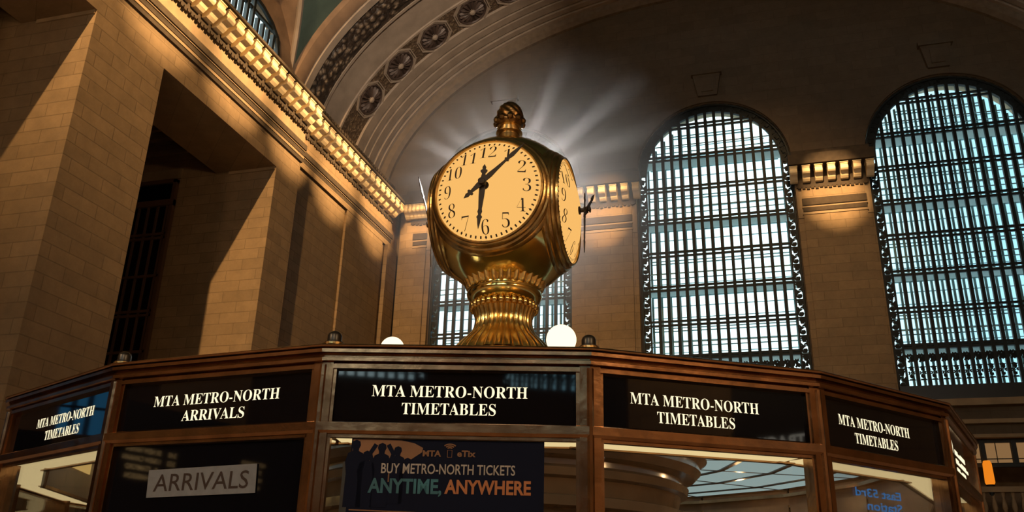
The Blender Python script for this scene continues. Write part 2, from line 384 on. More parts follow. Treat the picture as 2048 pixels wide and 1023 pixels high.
    while z < ZS + IW - 0.2:
        h = half_at(z, IW, ZS)
        if k % 3: o.box(-h, h, Y0, Y0 + 0.1, z - 0.012, z + 0.012)
        else:
            o.box(-h, h, Y0, Y0 + 0.1, z - 0.12, z - 0.075); o.box(-h, h, Y0, Y0 + 0.1, z + 0.06, z + 0.10)
        z += 0.677; k += 1
    o.build('outer_lattice', OUTER, root)
    # side cheeks of the glazed corridor
    s = MB(); pts = [(-HW, zb)] + [(HW * -math.cos(PI * i / 30), ZS + HW * math.sin(PI * i / 30)) for i in range(31)] + [(HW, zb)]
    vs = [(x, 0.0, z) for x, z in pts] + [(x, 1.55, z) for x, z in pts]; n = len(pts)
    s.add(vs, [(i, i + 1, n + i + 1, n + i) for i in range(n - 1)]); s.box(-HW, HW, 0.25, 1.55, zb - 0.2, zb)
    s.build('corridor_lining', SMOOTH, root)
    return root
win = make_window('window_1')
win.location = (WX[0], YB + 0.35, 0)
for i in (1, 2):
    c = copy_tree(win); c.name = 'window_%d' % (i + 1); c.location = (WX[i], YB + 0.35, 0)
for i in range(3):
    c = copy_tree(win); c.name = 'window_%d' % (i + 4); c.location = (WX[i], YF - 0.2, 0); c.rotation_euler = (0, 0, PI)

# ---- piers and their capitals on the back wall
piers = [(-20.9, WX[0] - HW), (WX[0] + HW, WX[1] - HW), (WX[1] + HW, WX[2] - HW), (WX[2] + HW, XR)]
pm = MB()
for a, b in piers:
    pm.box(a + 0.05, b - 0.05, YB, YB + 0.3, 0, 24.3)
    pm.box(a + 0.35, b - 0.35, YB - 0.12, YB + 0.05, 9.6, 23.2)
struct(pm.build('wall_back_piers', STONE, None))
trim_n = [0]
def trim(mb, m, **k):
    trim_n[0] += 1
    return struct(mb.build('trim_%d' % trim_n[0], m, None, **k))
def modillion(mb, x, y, z, ax, L=0.75, wd=0.44):
    """scroll bracket: side profile swept to width; ax 'y' projects to -Y, 'x' projects to +X"""
    pr = [(0, -0.14), (0, 0.55), (L, 0.55), (L + 0.02, 0.50), (L - 0.03, 0.44), (L + 0.04, 0.34), (L + 0.03, 0.22), (L - 0.06, 0.13), (L * 0.74, 0.10), (L * 0.62, 0.04), (L * 0.52, -0.06), (L * 0.36, -0.16), (L * 0.16, -0.19)]
    if ax == 'y': T = Matrix(((0, 0, 1, x - wd / 2), (-1, 0, 0, y), (0, 1, 0, z), (0, 0, 0, 1)))
    else: T = Matrix(((1, 0, 0, x), (0, 0, 1, y - wd / 2), (0, 1, 0, z), (0, 0, 0, 1)))
    mb.prism(pr, T, wd)
    cap = [(0, 0.55), (0, 0.62), (L + 0.05, 0.62), (L + 0.05, 0.55)]
    if ax == 'y': T2 = T @ Matrix.Translation((0, 0, -0.03))
    else: T2 = T @ Matrix.Translation((0, 0, -0.03))
    mb.prism(cap, T2, wd + 0.06)
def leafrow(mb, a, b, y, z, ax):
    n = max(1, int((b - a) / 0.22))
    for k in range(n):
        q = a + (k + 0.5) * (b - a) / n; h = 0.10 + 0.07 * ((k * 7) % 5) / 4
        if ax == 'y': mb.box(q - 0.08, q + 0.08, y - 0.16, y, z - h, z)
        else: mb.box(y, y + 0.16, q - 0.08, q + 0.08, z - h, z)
for a, b in piers:
    c = MB()
    if a < -20: a = -20.2
    c.box(a - 0.25, b + 0.25, YB - 0.95, YB + 0.4, 24.15, 24.75)
    c.box(a - 0.05, b + 0.05, YB - 0.75, YB + 0.4, 24.75, 25.05)
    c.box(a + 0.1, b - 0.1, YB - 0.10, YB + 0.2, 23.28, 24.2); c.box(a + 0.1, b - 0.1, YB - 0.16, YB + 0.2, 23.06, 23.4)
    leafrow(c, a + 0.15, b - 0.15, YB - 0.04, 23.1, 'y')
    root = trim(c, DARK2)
    d = MB(); d.box(a + 0.05, b - 0.05, YB - 0.05, YB + 0.2, 21.3, 23.28)
    d.box(a + 0.3, b - 0.3, YB - 0.16, YB, 21.45, 21.6); d.box(a + 0.3, b - 0.3, YB - 0.16, YB, 21.85, 21.97)
    d.build('frieze', SMOOTH, root)
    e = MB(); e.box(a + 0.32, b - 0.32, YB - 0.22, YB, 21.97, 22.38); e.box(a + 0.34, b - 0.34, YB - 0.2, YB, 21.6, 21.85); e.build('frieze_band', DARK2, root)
    n = 7 if b - a < 5 else 3
    for k in range(n):
        x = a + 0.0 + (b - a) * k / (n - 1) if n > 1 else (a + b) / 2
        m = MB(); modillion(m, x, YB - 0.08, 23.50, 'y', 0.72, 0.40); m.build('modillion', CREAM, root, bevel=0.03)
# keystones, sill ledge, lower cornice
for x in WX:
    k = MB(); k.add([(x - 0.55, YB - 0.05, 29.75), (x + 0.55, YB - 0.05, 29.75), (x + 0.8, YB - 0.05, 31.2), (x - 0.8, YB - 0.05, 31.2), (x - 0.55, YB + 0.3, 29.75), (x + 0.55, YB + 0.3, 29.75), (x + 0.8, YB + 0.3, 31.2), (x - 0.8, YB + 0.3, 31.2)], [(0, 1, 2, 3), (4, 7, 6, 5), (0, 4, 5, 1), (1, 5, 6, 2), (2, 6, 7, 3), (3, 7, 4, 0)])
    k.box(x - 0.9, x + 0.9, YB - 0.15, YB + 0.3, 31.2, 31.45); k.box(x - 0.35, x + 0.35, YB - 0.12, YB, 30.0, 30.9)
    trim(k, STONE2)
    k = MB(); pts = [((HW + 0.28) * math.cos(PI * i / 40) + x, ZS + (HW + 0.28) * math.sin(PI * i / 40)) for i in range(41)]
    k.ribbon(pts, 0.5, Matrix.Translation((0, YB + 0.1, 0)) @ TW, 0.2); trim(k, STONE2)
k = MB()
for x in WX: k.box(x - HW, x + HW, YB - 0.2, YB + 0.4, 11.05, 11.8)
trim(k, BLACK)
k = MB(); k.box(XL, XR, YB - 0.35, YB + 0.3, 10.75, 11.08); k.box(XL, XR, YB - 0.2, YB + 0.3, 9.9, 10.1); k.box(XL, XR, YB - 0.1, YB + 0.3, 9.25, 9.4); trim(k, SMOOTH)
# ---- lower gallery behind the right-hand opening
g = MB(); g.box(6.6, 16, 50.5, 50.8, 0, 10.5); g.box(6.6, 16, 46.5, 50.8, 9.25, 9.5); g.box(6.6, 16, 46.5, 50.8, 3.0, 3.2); g.box(6.4, 6.6, 46.5, 50.8, 0, 10.5); g.box(15.6, 15.8, 46.5, 50.8, 0, 10.5)
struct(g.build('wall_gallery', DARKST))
root = empty('window_7', (0, 0, 0)); struct(root)
fr = MB(); fr.box(7, 15.2, 46.55, 46.7, 7.95, 8.15); fr.box(7, 15.2, 46.55, 46.75, 9.1, 9.25)
for i in range(6): fr.box(7.2 + i * 1.35, 7.42 + i * 1.35, 46.5, 46.75, 8.1, 9.2)
fr.box(7, 15.2, 46.6, 46.66, 7.0, 7.04)
for i in range(12): fr.box(7.2 + i * 0.675, 7.23 + i * 0.675, 46.6, 46.66, 8.1, 9.2)
fr.box(7, 15.2, 46.6, 46.66, 8.32, 8.36)
fr.build('frame', IRON, root)
p = MB(); p.box(7, 15.2, 46.78, 46.8, 8.1, 9.2); p.build('lit_pane', TANLIT, root)
bal = empty('gallery_balustrade', (11.1, 46.3, 4.0)); tag(bal, 'stone balustrade across the dim gallery opening beyond the booth', 'balustrade')
m = MB(); m.box(-4.1, 4.1, -0.25, 0.2, 2.75, 3.0); m.build('handrail', SMOOTH, bal); m = MB(); m.box(-4.1, 4.1, -0.25, 0.2, -0.8, 1.5); m.box(-4.1, 4.1, -0.2, .15, 1.5, 1.7); m.build('plinth', SMOOTH, bal)
for i in range(20):
    m = MB(); m.lathe([(0.10, 1.7), (0.10, 1.78), (0.06, 1.85), (0.12, 2.05), (0.11, 2.2), (0.05, 2.5), (0.09, 2.65), (0.09, 2.75)], 12, T=Matrix.Translation((-3.9 + i * 0.41, 0, 0))); m.build('baluster', SMOOTH, bal, smooth=True)
sl = empty('wall_lamp', (10.02, 46.25, 6.95)); tag(sl, 'small orange glowing lamp in the gallery opening past the right end of the booth', 'lamp')
m = MB(); m.lathe([(0.17, 0.15), (0.22, 0.25), (0.2, 1.1), (0.15, 1.25)], 16); m.build('lamp_shade', ORANGE, sl, smooth=True)
m = MB(); m.lathe([(0.1, -0.3), (0.2, 0.15)], 16); m.box(-0.05, 0.05, -0.05, 0.05, -0.35, -0.2); m.build('bracket', IRON, sl)

# ---- left wall: deep piers, lintel, entablature, passages behind
PIT = 11.96
ops = [(23.39 - PIT * k, 31.72 - PIT * k) for k in range(6)]      # openings in Y
wl = MB()
edges = [(31.72, 46.5)] + [(ops[k + 1][1], ops[k][0]) for k in range(5)] + [(YF - 1, ops[5][0])]
for a, b in edges:
    if b > 40: wl.box(-30, XL, a, 33.75, 0, 20.05); wl.box(-30, XL - 0.35, 33.75, b, 0, 21.3)
    else: wl.box(-30, XL, a, b, 0, 20.05)
    wl.box(-30, -24.1, a, min(b, 34), 20.05, 23.3)
wl.box(-23.4, XL, YF - 1, 33.75, 20.05, 21.3); wl.box(-24.1, -23.4, YF - 1, 33.75, 20.05, 20.75)
wl.box(-24.1, XL - 0.2, YF - 1, 46.5, 21.3, 24.8)
struct(wl.build('wall_left', STONE))
ps = MB()
ps.box(-30.3, -30, YF - 1, -0.55, 0, 24); ps.box(-30.3, -30, 7.8, 34, 0, 24); ps.box(-30.3, -30, -0.55, 7.8, 8.2, 24); ps.box(-30.3, -30, -0.55, 7.8, 0, 6.15); ps.box(-30.3, -30, -0.55, 3.7, 0, 9); ps.box(-30.3, -30, 5.1, 7.8, 0, 9)
ps.box(-30, -24.1, YF - 1, 34, 23.2, 23.5)
struct(ps.build('wall_passage', STONE))
c = MB()
for k in range(3):
    a, b = ops[k]
    c.box(-30, -24.1, b - 0.5, b, 22.6, 23.2); c.box(-30, -24.1, b - 0.3, b, 22.2, 22.6); c.box(-30, -24.1, b - 0.15, b, 21.4, 21.6)
    c.box(-24.6, -24.1, a, b, 22.6, 23.2); c.box(-30, -26.0, b - 0.12, b, 20.0, 20.5)
    c.box(XL - 0.05, -23.4, b - 0.06, b, 19.9, 20.05)
trim(c, SMOOTH)
# tall dark windows in the passage end walls
for k in range(3):
    b = ops[k][1]
    root = empty('window_%d' % (8 + k)); struct(root)
    p = MB(); p.box(-29.6, -26.15, b - 0.08, b - 0.02, 0, 19.85); p.build('dark_pane', BLACKGL, root)
    fr = MB(); fr.box(-26.3, -26.1, b - 0.2, b, 0, 19.9); fr.box(-29.7, -26.1, b - 0.2, b, 19.75, 19.95); fr.box(-29.7, -26.1, b - 0.25, b, 18.55, 18.85)
    for z in (17.1, 16.9, 15.0, 13.3, 13.1, 11.4): fr.box(-29.6, -26.2, b - 0.2, b, z - 0.06, z + 0.06)
    for i in range(7): fr.box(-29.6 + i * 0.52, -29.5 + i * 0.52, b - 0.16, b, 0, 18.6)
    fr.build('frame', simple('dark_bronze_frame', (0.13, 0.075, 0.04), 0.5), root)
# day-lit window at the back of one passage (seen only in reflections)
root = empty('window_11'); struct(root); fr = MB()
for y_ in (4.15, 4.62): fr.box(-30.25, -30.05, y_, y_ + 0.17, 4.5, 8.2)
for z in (5.8, 7.0): fr.box(-30.25, -30.05, 3.7, 5.1, z, z + 0.06)
p = MB(); p.box(-30.18, -30.16, 3.7, 5.1, 4.5, 8.2); p.build('blue_pane', glassmat('blue_glass', (0.16, 0.36, 0.50), 0.3), root)
fr.build('frame', IRON, root)
# entablature mouldings of the left wall
def run(y0, y1, X, m0, parts):
    c = MB()
    for dx, za, zb2 in parts: c.box(X - 0.3, X + dx, y0, y1, za, zb2)
    return trim(c, m0)
def entab(y0, y1, X, n):
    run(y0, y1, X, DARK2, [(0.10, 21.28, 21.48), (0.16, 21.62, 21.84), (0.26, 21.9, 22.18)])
    run(y0, y1, X, SMOOTH, [(0.13, 21.48, 21.62), (0.20, 21.84, 21.9), (0.06, 22.18, 23.3)])
    c = MB(); c.box(X - 0.3, X + 1.0, y0, y1, 24.15, 24.28); c.box(X - 0.3, X + 0.8, y0, y1, 24.28, 24.42); c.box(X - 0.3, X + 0.6, y0, y1, 24.42, 24.58); c.box(X - 0.3, X + 0.36, y0, y1, 24.58, 24.8)
    c.box(X - 0.3, X + 0.10, y0, y1, 23.3, 24.2); c.box(X - 0.3, X + 0.17, y0, y1, 23.06, 23.42)
    if y0 > 30:
        c.box(X - 0.6, X + 0.2, y0, y1, 24.8, 25.35); nb = int((y1 - y0) / 0.3)
        for k in range(nb): c.box(X + 0.2, X + 0.27, y0 + k * 0.3, y0 + k * 0.3 + 0.18, 25.15, 25.33)
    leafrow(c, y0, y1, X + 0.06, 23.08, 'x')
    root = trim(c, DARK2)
    for k in range(n):
        m = MB(); modillion(m, X + 0.12, y0 + (k + 0.5) * (y1 - y0) / n, 23.46, 'x', 0.78, 0.50); m.build('modillion', CREAM, root, bevel=0.03)
entab(9.8, 33.75, XL, 34)
entab(33.75, 45.3, XL - 0.35, 16)
run(YF, 9.8, XL, SMOOTH, [(0.2, 21.3, 23.3), (1.0, 24.1, 25.0)])
c = MB(); c.box(XL - 0.4, XL - 0.22, 39.4, 44.2, 0, 21.3); c.box(XL - 0.4, XL - 0.05, 44.6, 46, 0, 21.3); trim(c, STONE)
# ---- right wall (outside the frame, closes the hall)
r = MB(); r.box(XR, XR + 0.5, YF - 1, 50, 0, 27); struct(r.build('wall_right', STONE))
run2 = MB(); run2.box(XR - 1.0, XR, YF, YB, 24.1, 25.0); run2.box(XR - 0.2, XR, YF, YB, 21.3, 23.3); trim(run2, SMOOTH)

# ---- vaulted ceiling: groined height field with one lunette, then the decorated end bay
YL = 27.7
def lun(y): 
    t = (y - YL) / 7.3
    return VZ + 7.2 * math.sqrt(1 - t * t) if abs(t) < 1 else -1
xs = []
x = XC - VA
while x < XC + VA: xs.append(x); x += 0.22 if x < -14 else 1.0
xs.append(XC + VA)
ys = [-40, -30, -20, -10, 0, 8, 14, 18] + [20 + 0.3 * i for i in range(52)]
vs = []; fs = []; mi = []
for y in ys:
    for x in xs:
        z = vault_z(x)
        if x < -8: z = max(z, lun(y))
        vs.append((x, y, z))
nx = len(xs)
for j in range(len(ys) - 1):
    for i in range(nx - 1):
        fs.append((j * nx + i, j * nx + i + 1, (j + 1) * nx + i + 1, (j + 1) * nx + i))
        xm_ = (xs[i] + xs[i + 1]) / 2; ym_ = (ys[j] + ys[j + 1]) / 2; mi.append(1 if (xm_ < -8 and lun(ym_) > vault_z(xm_)) else 0)
cb = MB(); cb.add(vs, fs); ceil = cb.build('ceiling', [TEAL, LUNET], None)
for p_, q_ in zip(ceil.data.polygons, mi): p_.material_index = q_; p_.use_smooth = True
struct(ceil)
gr = MB(); pts = []
for i in range(30):
    t = i / 29; y = YL + 7.25 * (1 - t * 0.55); z = lun(y)
    xx = XC - VA * math.sqrt(max(0, 1 - ((z - VZ) / VB) ** 2)); pts.append((xx + 0.05, y, z - 0.05))
gr.tube(pts, 0.16, 6); gr.build('groin_rib', PLASTER, ceil, smooth=True)
# lunette wall and its window
lw = empty('window_12'); struct(lw)
o2 = [(YL - 7.3, 24.0), (YL + 7.3, 24.0)] + [(YL + 7.3 * math.cos(PI * i / 40), VZ + 7.2 * math.sin(PI * i / 40)) for i in range(1, 40)]
ih = [(22.6, 25.2), (32.75, 25.2), (32.75, 27.2), (32.5, 28.0), (31.9, 28.45), (31.0, 28.75), (29.5, 28.95), (25.8, 28.95), (24.2, 28.75), (23.2, 28.2), (22.6, 27.2)]
cu = bpy.data.curves.new('lunette', 'CURVE'); cu.dimensions = '2D'; cu.fill_mode = 'BOTH'; cu.extrude = 0.2
for pts in (o2, ih):
    s = cu.splines.new('POLY'); s.points.add(len(pts) - 1); s.use_cyclic_u = True
    for p, q in zip(s.points, pts): p.co = (q[0], q[1], 0, 1)
o = bpy.data.objects.new('lunette', cu); C.objects.link(o); dg = bpy.context.evaluated_depsgraph_get(); dg.update(); me = bpy.data.meshes.new_from_object(o.evaluated_get(dg)); bpy.data.objects.remove(o)
me.transform(Matrix(((0, 0, 1, -22.65), (1, 0, 0, 0), (0, 1, 0, 0), (0, 0, 0, 1)))); me.materials.clear(); me.materials.append(LUNET)
o = bpy.data.objects.new('surround', me); C.objects.link(o); o.parent = lw
fr = MB(); 
fr.ribbon([(a, b) for a, b in ih] + [ih[0]], 0.22, Matrix(((0, 0, 1, -22.5), (1, 0, 0, 0), (0, 1, 0, 0), (0, 0, 0, 1))), 0.15)
for i in range(22):
    y = 22.6 + i * 0.483; fr.box(-22.62, -22.42, y - 0.09, y + 0.09, 25.2, 28.95 if 24.5 < y < 30.6 else 28.0)
for z in (27.2,): fr.box(-22.62, -22.45, 22.6, 32.75, 28.18, 28.32)
fr.build('frame', IRON, lw)
g = MB(); g.add([(-22.55, a, b) for a, b in ih], [tuple(range(len(ih)))]); g.build('glass_pane', PANE, lw)

# end bay of the vault, strips along Y
def vstrip(prof, m, name, th0=0.0, th1=PI, n=96, parent=None):
    """prof = [(y, inset)] swept round the ellipse"""
    vs = []; k = len(prof)
    for i in range(n + 1):
        a = th0 + (th1 - th0) * i / n
        for y, ins in prof: vs.append((XC - (VA - ins) * math.cos(a), y, VZ + (VB - ins) * math.sin(a)))
    fs = [(i * k + j, i * k + j + 1, (i + 1) * k + j + 1, (i + 1) * k + j) for i in range(n) for j in range(k - 1)]
    b = MB(); b.add(vs, fs); o = b.build(name, m, parent, smooth=True, angle=30); return o
bay = vstrip([(38.2, 0.12), (38.25, 0.0), (40.3, 0.0), (40.35, 0.08), (40.5, 0.08), (40.55, 0.0)], PLASTER, 'ceiling_end_bay'); struct(bay)
vstrip([(34.4, -0.3), (34.7, 0.25), (35.0, 0.42), (35.4, 0.42), (35.5, 0.30)], LUNET, 'cove_moulding', parent=bay)
vstrip([(35.45, 0.30), (35.5, 0.48), (35.95, 0.48), (36.05, 0.36), (36.1, 0.30)], PLASTER, 'edge_moulding', parent=bay)
vstrip([(36.1, 0.2), (36.5, 0.34), (37.1, 0.40), (37.6, 0.34), (37.9, 0.24)], ORN, 'leaf_band', parent=bay)
vstrip([(37.88, 0.2), (37.92, 0.28), (38.1, 0.28), (38.2, 0.12)], PLASTER, 'bead_moulding', parent=bay)
vstrip([(40.55, 0.0), (42.55, 0.0)], DIAPER, 'diaper_band', parent=bay)
pr = [(42.55, 0.0), (42.6, 0.14)]
for y_, i0, i1 in ((43.35, 0.14, 0.18), (44.0, 0.18, 0.22), (44.75, 0.22, 0.30), (45.3, 0.30, 0.36)):
    pr += [(y_, i0), (y_ + 0.02, i0 - 0.22), (y_ + 0.13, i0 - 0.22), (y_ + 0.15, i1)]
vstrip(pr + [(45.75, 0.36)], PLASTER, 'arch_mouldings', parent=bay)
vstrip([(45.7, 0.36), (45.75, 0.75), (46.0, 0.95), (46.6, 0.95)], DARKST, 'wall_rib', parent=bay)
# rosettes in octagonal frames
rf = MB(); oc = [(math.cos(PI / 8 + PI / 4 * i), math.sin(PI / 8 + PI / 4 * i)) for i in range(9)]
for s_, h_ in ((0.99, 0.12), (0.88, 0.07)): rf.ribbon([(x * s_ * 1.02, y * s_ * 1.02) for x, y in oc], 0.07, Matrix(), h_)
rf_m = rf
rd = MB(); rd.lathe([(0.0, 0.03), (0.80, 0.03), (0.82, 0.10), (0.76, 0.13), (0.72, 0.06)], 40, caps=False)
for i in range(16):
    a = 2 * PI * i / 16; T = Matrix.Rotation(a, 4, 'Z')
    pr = []
    for t, wd in ((0.16, 0.03), (0.35, 0.06), (0.55, 0.095), (0.66, 0.09), (0.72, 0.04)): pr.append((t, wd))
    rd.add([T @ Vector(p) for p in [(0.14, 0, 0.16)] + [(t, wd, 0.05) for t, wd in pr] + [(t, -wd, 0.05) for t, wd in reversed(pr)] + [(0.45, 0, 0.17), (0.68, 0, 0.12)]], [(0, 1, 2, 11), (11, 2, 3, 4, 12), (12, 4, 5), (12, 5, 6), (12, 6, 7, 8, 11)[::1], (11, 8, 9, 10), (11, 10, 0)])
rc = MB(); rc.lathe([(0.17, 0.05), (0.17, 0.16), (0.10, 0.24), (0.0, 0.26)], 20)
ros0 = None
aa = [0.392]
while aa[-1] < PI - 0.5: aa.append(aa[-1] + 2.78 / math.hypot(VA * math.sin(aa[-1] + 0.08), VB * math.cos(aa[-1] + 0.08)))
for a in aa:
    p = Vector((XC - VA * math.cos(a), 41.55, VZ + VB * math.sin(a)))
    nrm = Vector((math.cos(a) / VA, 0, -math.sin(a) / VB)).normalized(); tan = Vector((0, 1, 0)); bt = nrm.cross(tan)
    T = Matrix((tan, bt, nrm)).transposed().to_4x4(); T.translation = p
    if ros0 is None:
        ros0 = rf_m.build('rosette', PLASTER, bay); rd.build('petals', ROSD, ros0, smooth=True, angle=20); rc.build('boss', PLASTER, ros0, smooth=True); q = ros0
    else: q = copy_tree(ros0, bay)
    q.matrix_local = T @ Matrix.Scale(1.18, 4)

# ================================================================== INFORMATION BOOTH
BC = Vector((-1.6814, 5.5532)); BR = 2.8897
VV = [Vector(p) for p in ((-3.40838, 3.23055), (-2.44286, 2.77373), (-1.47609, 2.66960), (-0.55267, 2.89333), (0.22599, 3.37206), (0.77472, 4.04036), (1.075, 5.07))]
a0 = math.atan2(VV[6].y - BC.y, VV[6].x - BC.x); a1 = math.atan2(VV[0].y - BC.y, VV[0].x - BC.x) + 2 * PI
NX = 12
for i in range(1, NX + 1):
    a = a0 + (a1 - a0) * i / (NX + 1); VV.append(BC + Vector((math.cos(a), math.sin(a))) * BR)
NV = len(VV)
booth = empty('information_booth', (BC.x, BC.y, 0))
tag(booth, 'many-sided bronze and glass information booth with black sign band, under the golden clock', 'booth')
def vtx(i, off, z):
    p = VV[i % NV]; d = (p - BC); return Vector((p.x + d.x / d.length * off - BC.x, p.y + d.y / d.length * off - BC.y, z))
def FT(i, off=0.0):
    """facet plane: x along, y up, z outward; origin bottom-left vertex at floor"""
    a, b = VV[i % NV], VV[(i + 1) % NV]; t = (b - a).normalized(); n = Vector((t.y, -t.x))
    if (a - BC).dot(n) < 0: n = -n
    o = a - BC + n * off
    return Matrix(((t.x, 0, n.x, o.x), (t.y, 0, n.y, o.y), (0, 1, 0, 0), (0, 0, 0, 1))), (b - a).length
def fbox(mb, i, u0, u1, z0, z1, d0, d1):
    T, L = FT(i)
    if u0 < 0: u0 += 0
    p = [(u0, z0, d0), (u1, z0, d0), (u1, z1, d0), (u0, z1, d0), (u0, z0, d1), (u1, z0, d1), (u1, z1, d1), (u0, z1, d1)]
    return mb.hexa([T @ Vector(q) for q in p])
def sweep_facet(i, prof, m, name, parent=booth):
    b = MB(); k = len(prof); vs = [vtx(i, o, z) for o, z in prof] + [vtx(i + 1, o, z) for o, z in prof]
    b.add(vs, [(j, (j + 1) % k, k + (j + 1) % k, k + j) for j in range(k)] + [tuple(range(k)), tuple(range(2 * k - 1, k - 1, -1))])
    return b.build(name, m, parent, smooth=True, angle=30)
CORN = [(-0.30, 2.40), (-0.30, 2.424), (-0.012, 2.424)] + [(-0.012 + 0.012 * math.cos(t * PI / 8), 2.417 + 0.007 * math.sin(t * PI / 8)) for t in range(3, -5, -1)] + [(-0.018, 2.4095), (-0.018, 2.407), (-0.006, 2.405), (-0.006, 2.393), (-0.020, 2.391), (-0.032, 2.389), (-0.032, 2.381), (-0.018, 2.378), (-0.015, 2.376), (-0.015, 2.364), (-0.030, 2.361), (-0.034, 2.358), (-0.034, 2.352), (-0.07, 2.352), (-0.07, 2.40)]
RAILP = [(-0.09, 2.108), (-0.09, 2.158), (-0.04, 2.158), (-0.034, 2.154), (-0.022, 2.150), (-0.022, 2.122), (-0.03, 2.112), (-0.045, 2.108)]
TEXTS = {0: ('MTA METRO-NORTH', 'TIMETABLES'), 1: ('MTA METRO-NORTH', 'ARRIVALS'), 2: ('MTA METRO-NORTH', 'TIMETABLES'), 3: ('MTA METRO-NORTH', 'TIMETABLES'), 4: ('MTA METRO-NORTH', 'TIMETABLES')}
UC = {0: 0.56, 1: 0.505, 2: 0.479, 3: 0.452, 4: 0.43}
for i in range(NV):
    T, L = FT(i)
    sweep_facet(i, CORN, BRONZE, 'cornice')
    sweep_facet(i, RAILP, BRONZE, 'transom_rail')
    # corner post: two mitred leaves and a rounded nose
    b = MB(); j = i
    TA, LA = FT(i - 1)
    for (tt, l, sgn) in ((T, L, 0), (TA, LA, 1)):
        u0, u1 = (0.0, 0.042) if sgn == 0 else (l - 0.042, l)
        c0 = vtx(i, -0.03, 0); n0 = vtx(i, -0.13, 0)
        uo = u1 if sgn == 0 else u0
        p1 = tt @ Vector((uo, 0, -0.028)); p2 = tt @ Vector((uo, 0, -0.11))
        q = [c0, p1, p2, n0]
        b.hexa([(v.x, v.y, 0.0) for v in q] + [(v.x, v.y, 2.36) for v in q])
        s0 = tt @ Vector((uo + (0.004 if sgn == 0 else -0.004), 0, -0.045)); 
    b.tube([vtx(i, -0.034, 0.0), vtx(i, -0.034, 2.352)], 0.013, 8)
    b.build('corner_post', BRONZE, booth)
    # frame moulding round the sign and the window
    b = MB()
    fbox(b, i, 0.04, L - 0.04, 2.340, 2.354, -0.06, -0.028)
    for u in (0.040, L - 0.054): fbox(b, i, u, u + 0.014, 1.10, 2.352, -0.06, -0.035)
    fbox(b, i, 0.04, L - 0.04, 2.100, 2.110, -0.06, -0.035)
    b.build('frame', BRONZE, booth)
    # black glass sign with its back box
    b = MB(); fbox(b, i, 0.05, L - 0.05, 2.152, 2.345, -0.062, -0.05); sg = b.build('sign_panel', BLACKGL, booth)
    b = MB(); p = [(0.05, 2.12, -0.24), (L - 0.05, 2.12, -0.24), (L - 0.05, 2.46, -0.24), (0.05, 2.46, -0.24), (0.05, 2.12, -0.23), (L - 0.05, 2.12, -0.23), (L - 0.05, 2.46, -0.23), (0.05, 2.46, -0.23)]
    b.hexa([T @ Vector(q) for q in p]); fbox(b, i, 0.02, L - 0.02, 2.345, 2.40, -0.24, -0.07); b.build('sign_back', TANBK, booth)
    b = MB(); fbox(b, i, 0.05, L - 0.05, 2.112, 2.118, -0.225, -0.075); b.build('light_diffuser', TUBE, booth)
    b = MB(); fbox(b, i, 0.0, L, 2.106, 2.122, -0.25, -0.225); b.build('diffuser_rim', BRONZE, booth)
    if i in TEXTS:
        t1, t2 = TEXTS[i]
        wd = L * {0: 0.52, 1: 0.595, 2: 0.575, 3: 0.553, 4: 0.535}[i]; off = -0.0485
        for s, zc, ww in ((t1, 2.266, wd), (t2, 2.205, wd * (0.495 if t2 == 'ARRIVALS' else 0.60))):
            lt = MB(); put_text(lt, serif(s), T @ Matrix.Translation((UC[i] * L, zc, off)), ww, 0.041, -0.006); lt.build('lettering', LETTER, sg)
    if i == 5:
        lt = MB(); n = 20; lt.add([T @ Vector((0.27 + 0.05 * math.cos(2 * PI * k / n), 2.285 + 0.035 * math.sin(2 * PI * k / n), -0.0485)) for k in range(n)], [tuple(range(n))]); lt.build('emblem', LETTER, sg)
        for r_, (z, u0, u1) in enumerate(((2.275, 0.38, 0.74), (2.235, 0.38, 0.82), (2.195, 0.38, 0.68))):
            u = u0; lt = MB(); fbox(lt, i, u0, u1, z - 0.013, z - 0.010, -0.05, -0.0486)
            while u < u1:
                fbox(lt, i, u, u + 0.012, z - 0.013, z + (0.009 if int(u * 100) % 3 else 0.001), -0.05, -0.0485); u += 0.027
            lt.build('lettering', LETTER, sg)
    # lower pane, counter and marble base
    b = MB(); fbox(b, i, 0.05, L - 0.05, 1.12, 2.105, -0.056, -0.05); b.build('window_pane', GLASS if i != 1 else BLACKGL, booth)
    sweep_facet(i, [(-0.12, 0.0), (0.02, 0.0), (0.02, 0.12), (-0.02, 0.14), (-0.02, 1.02), (0.10, 1.04), (0.10, 1.08), (-0.12, 1.10)], MARBLE, 'counter_base')
# far-left boxes show lit backs
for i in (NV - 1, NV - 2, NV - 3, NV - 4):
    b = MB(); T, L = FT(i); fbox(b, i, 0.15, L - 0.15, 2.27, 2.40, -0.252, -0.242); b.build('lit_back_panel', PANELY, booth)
# glass ceiling with black bars, roof over it
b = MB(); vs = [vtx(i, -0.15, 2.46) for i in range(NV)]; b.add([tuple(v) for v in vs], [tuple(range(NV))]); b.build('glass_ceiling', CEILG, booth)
b = MB()
for i in range(0, NV):
    v = vtx(i, -0.2, 2.452); u = Vector((v.x, v.y, 0)).normalized(); s = Vector((-u.y, u.x, 0)) * 0.018
    b.add([tuple(v + s), tuple(v - s), tuple(u * 0.9 - s + Vector((0, 0, 2.452))), tuple(u * 0.9 + s + Vector((0, 0, 2.452)))], [(0, 1, 2, 3)])
for rr in (-0.55, -0.95, -1.32):
    for i in range(NV):
        p = [vtx(i, rr, 2.45), vtx(i + 1, rr, 2.45), vtx(i + 1, rr - 0.035, 2.45), vtx(i, rr - 0.035, 2.45)]
        b.hexa([tuple(q) for q in p] + [(q.x, q.y, 2.458) for q in p])
b.build('ceiling_bars', BLACK, booth)
b = MB(); vs = [vtx(i, -0.05, 2.424) for i in range(NV)] + [vtx(i, -0.6, 2.50) for i in range(NV)]
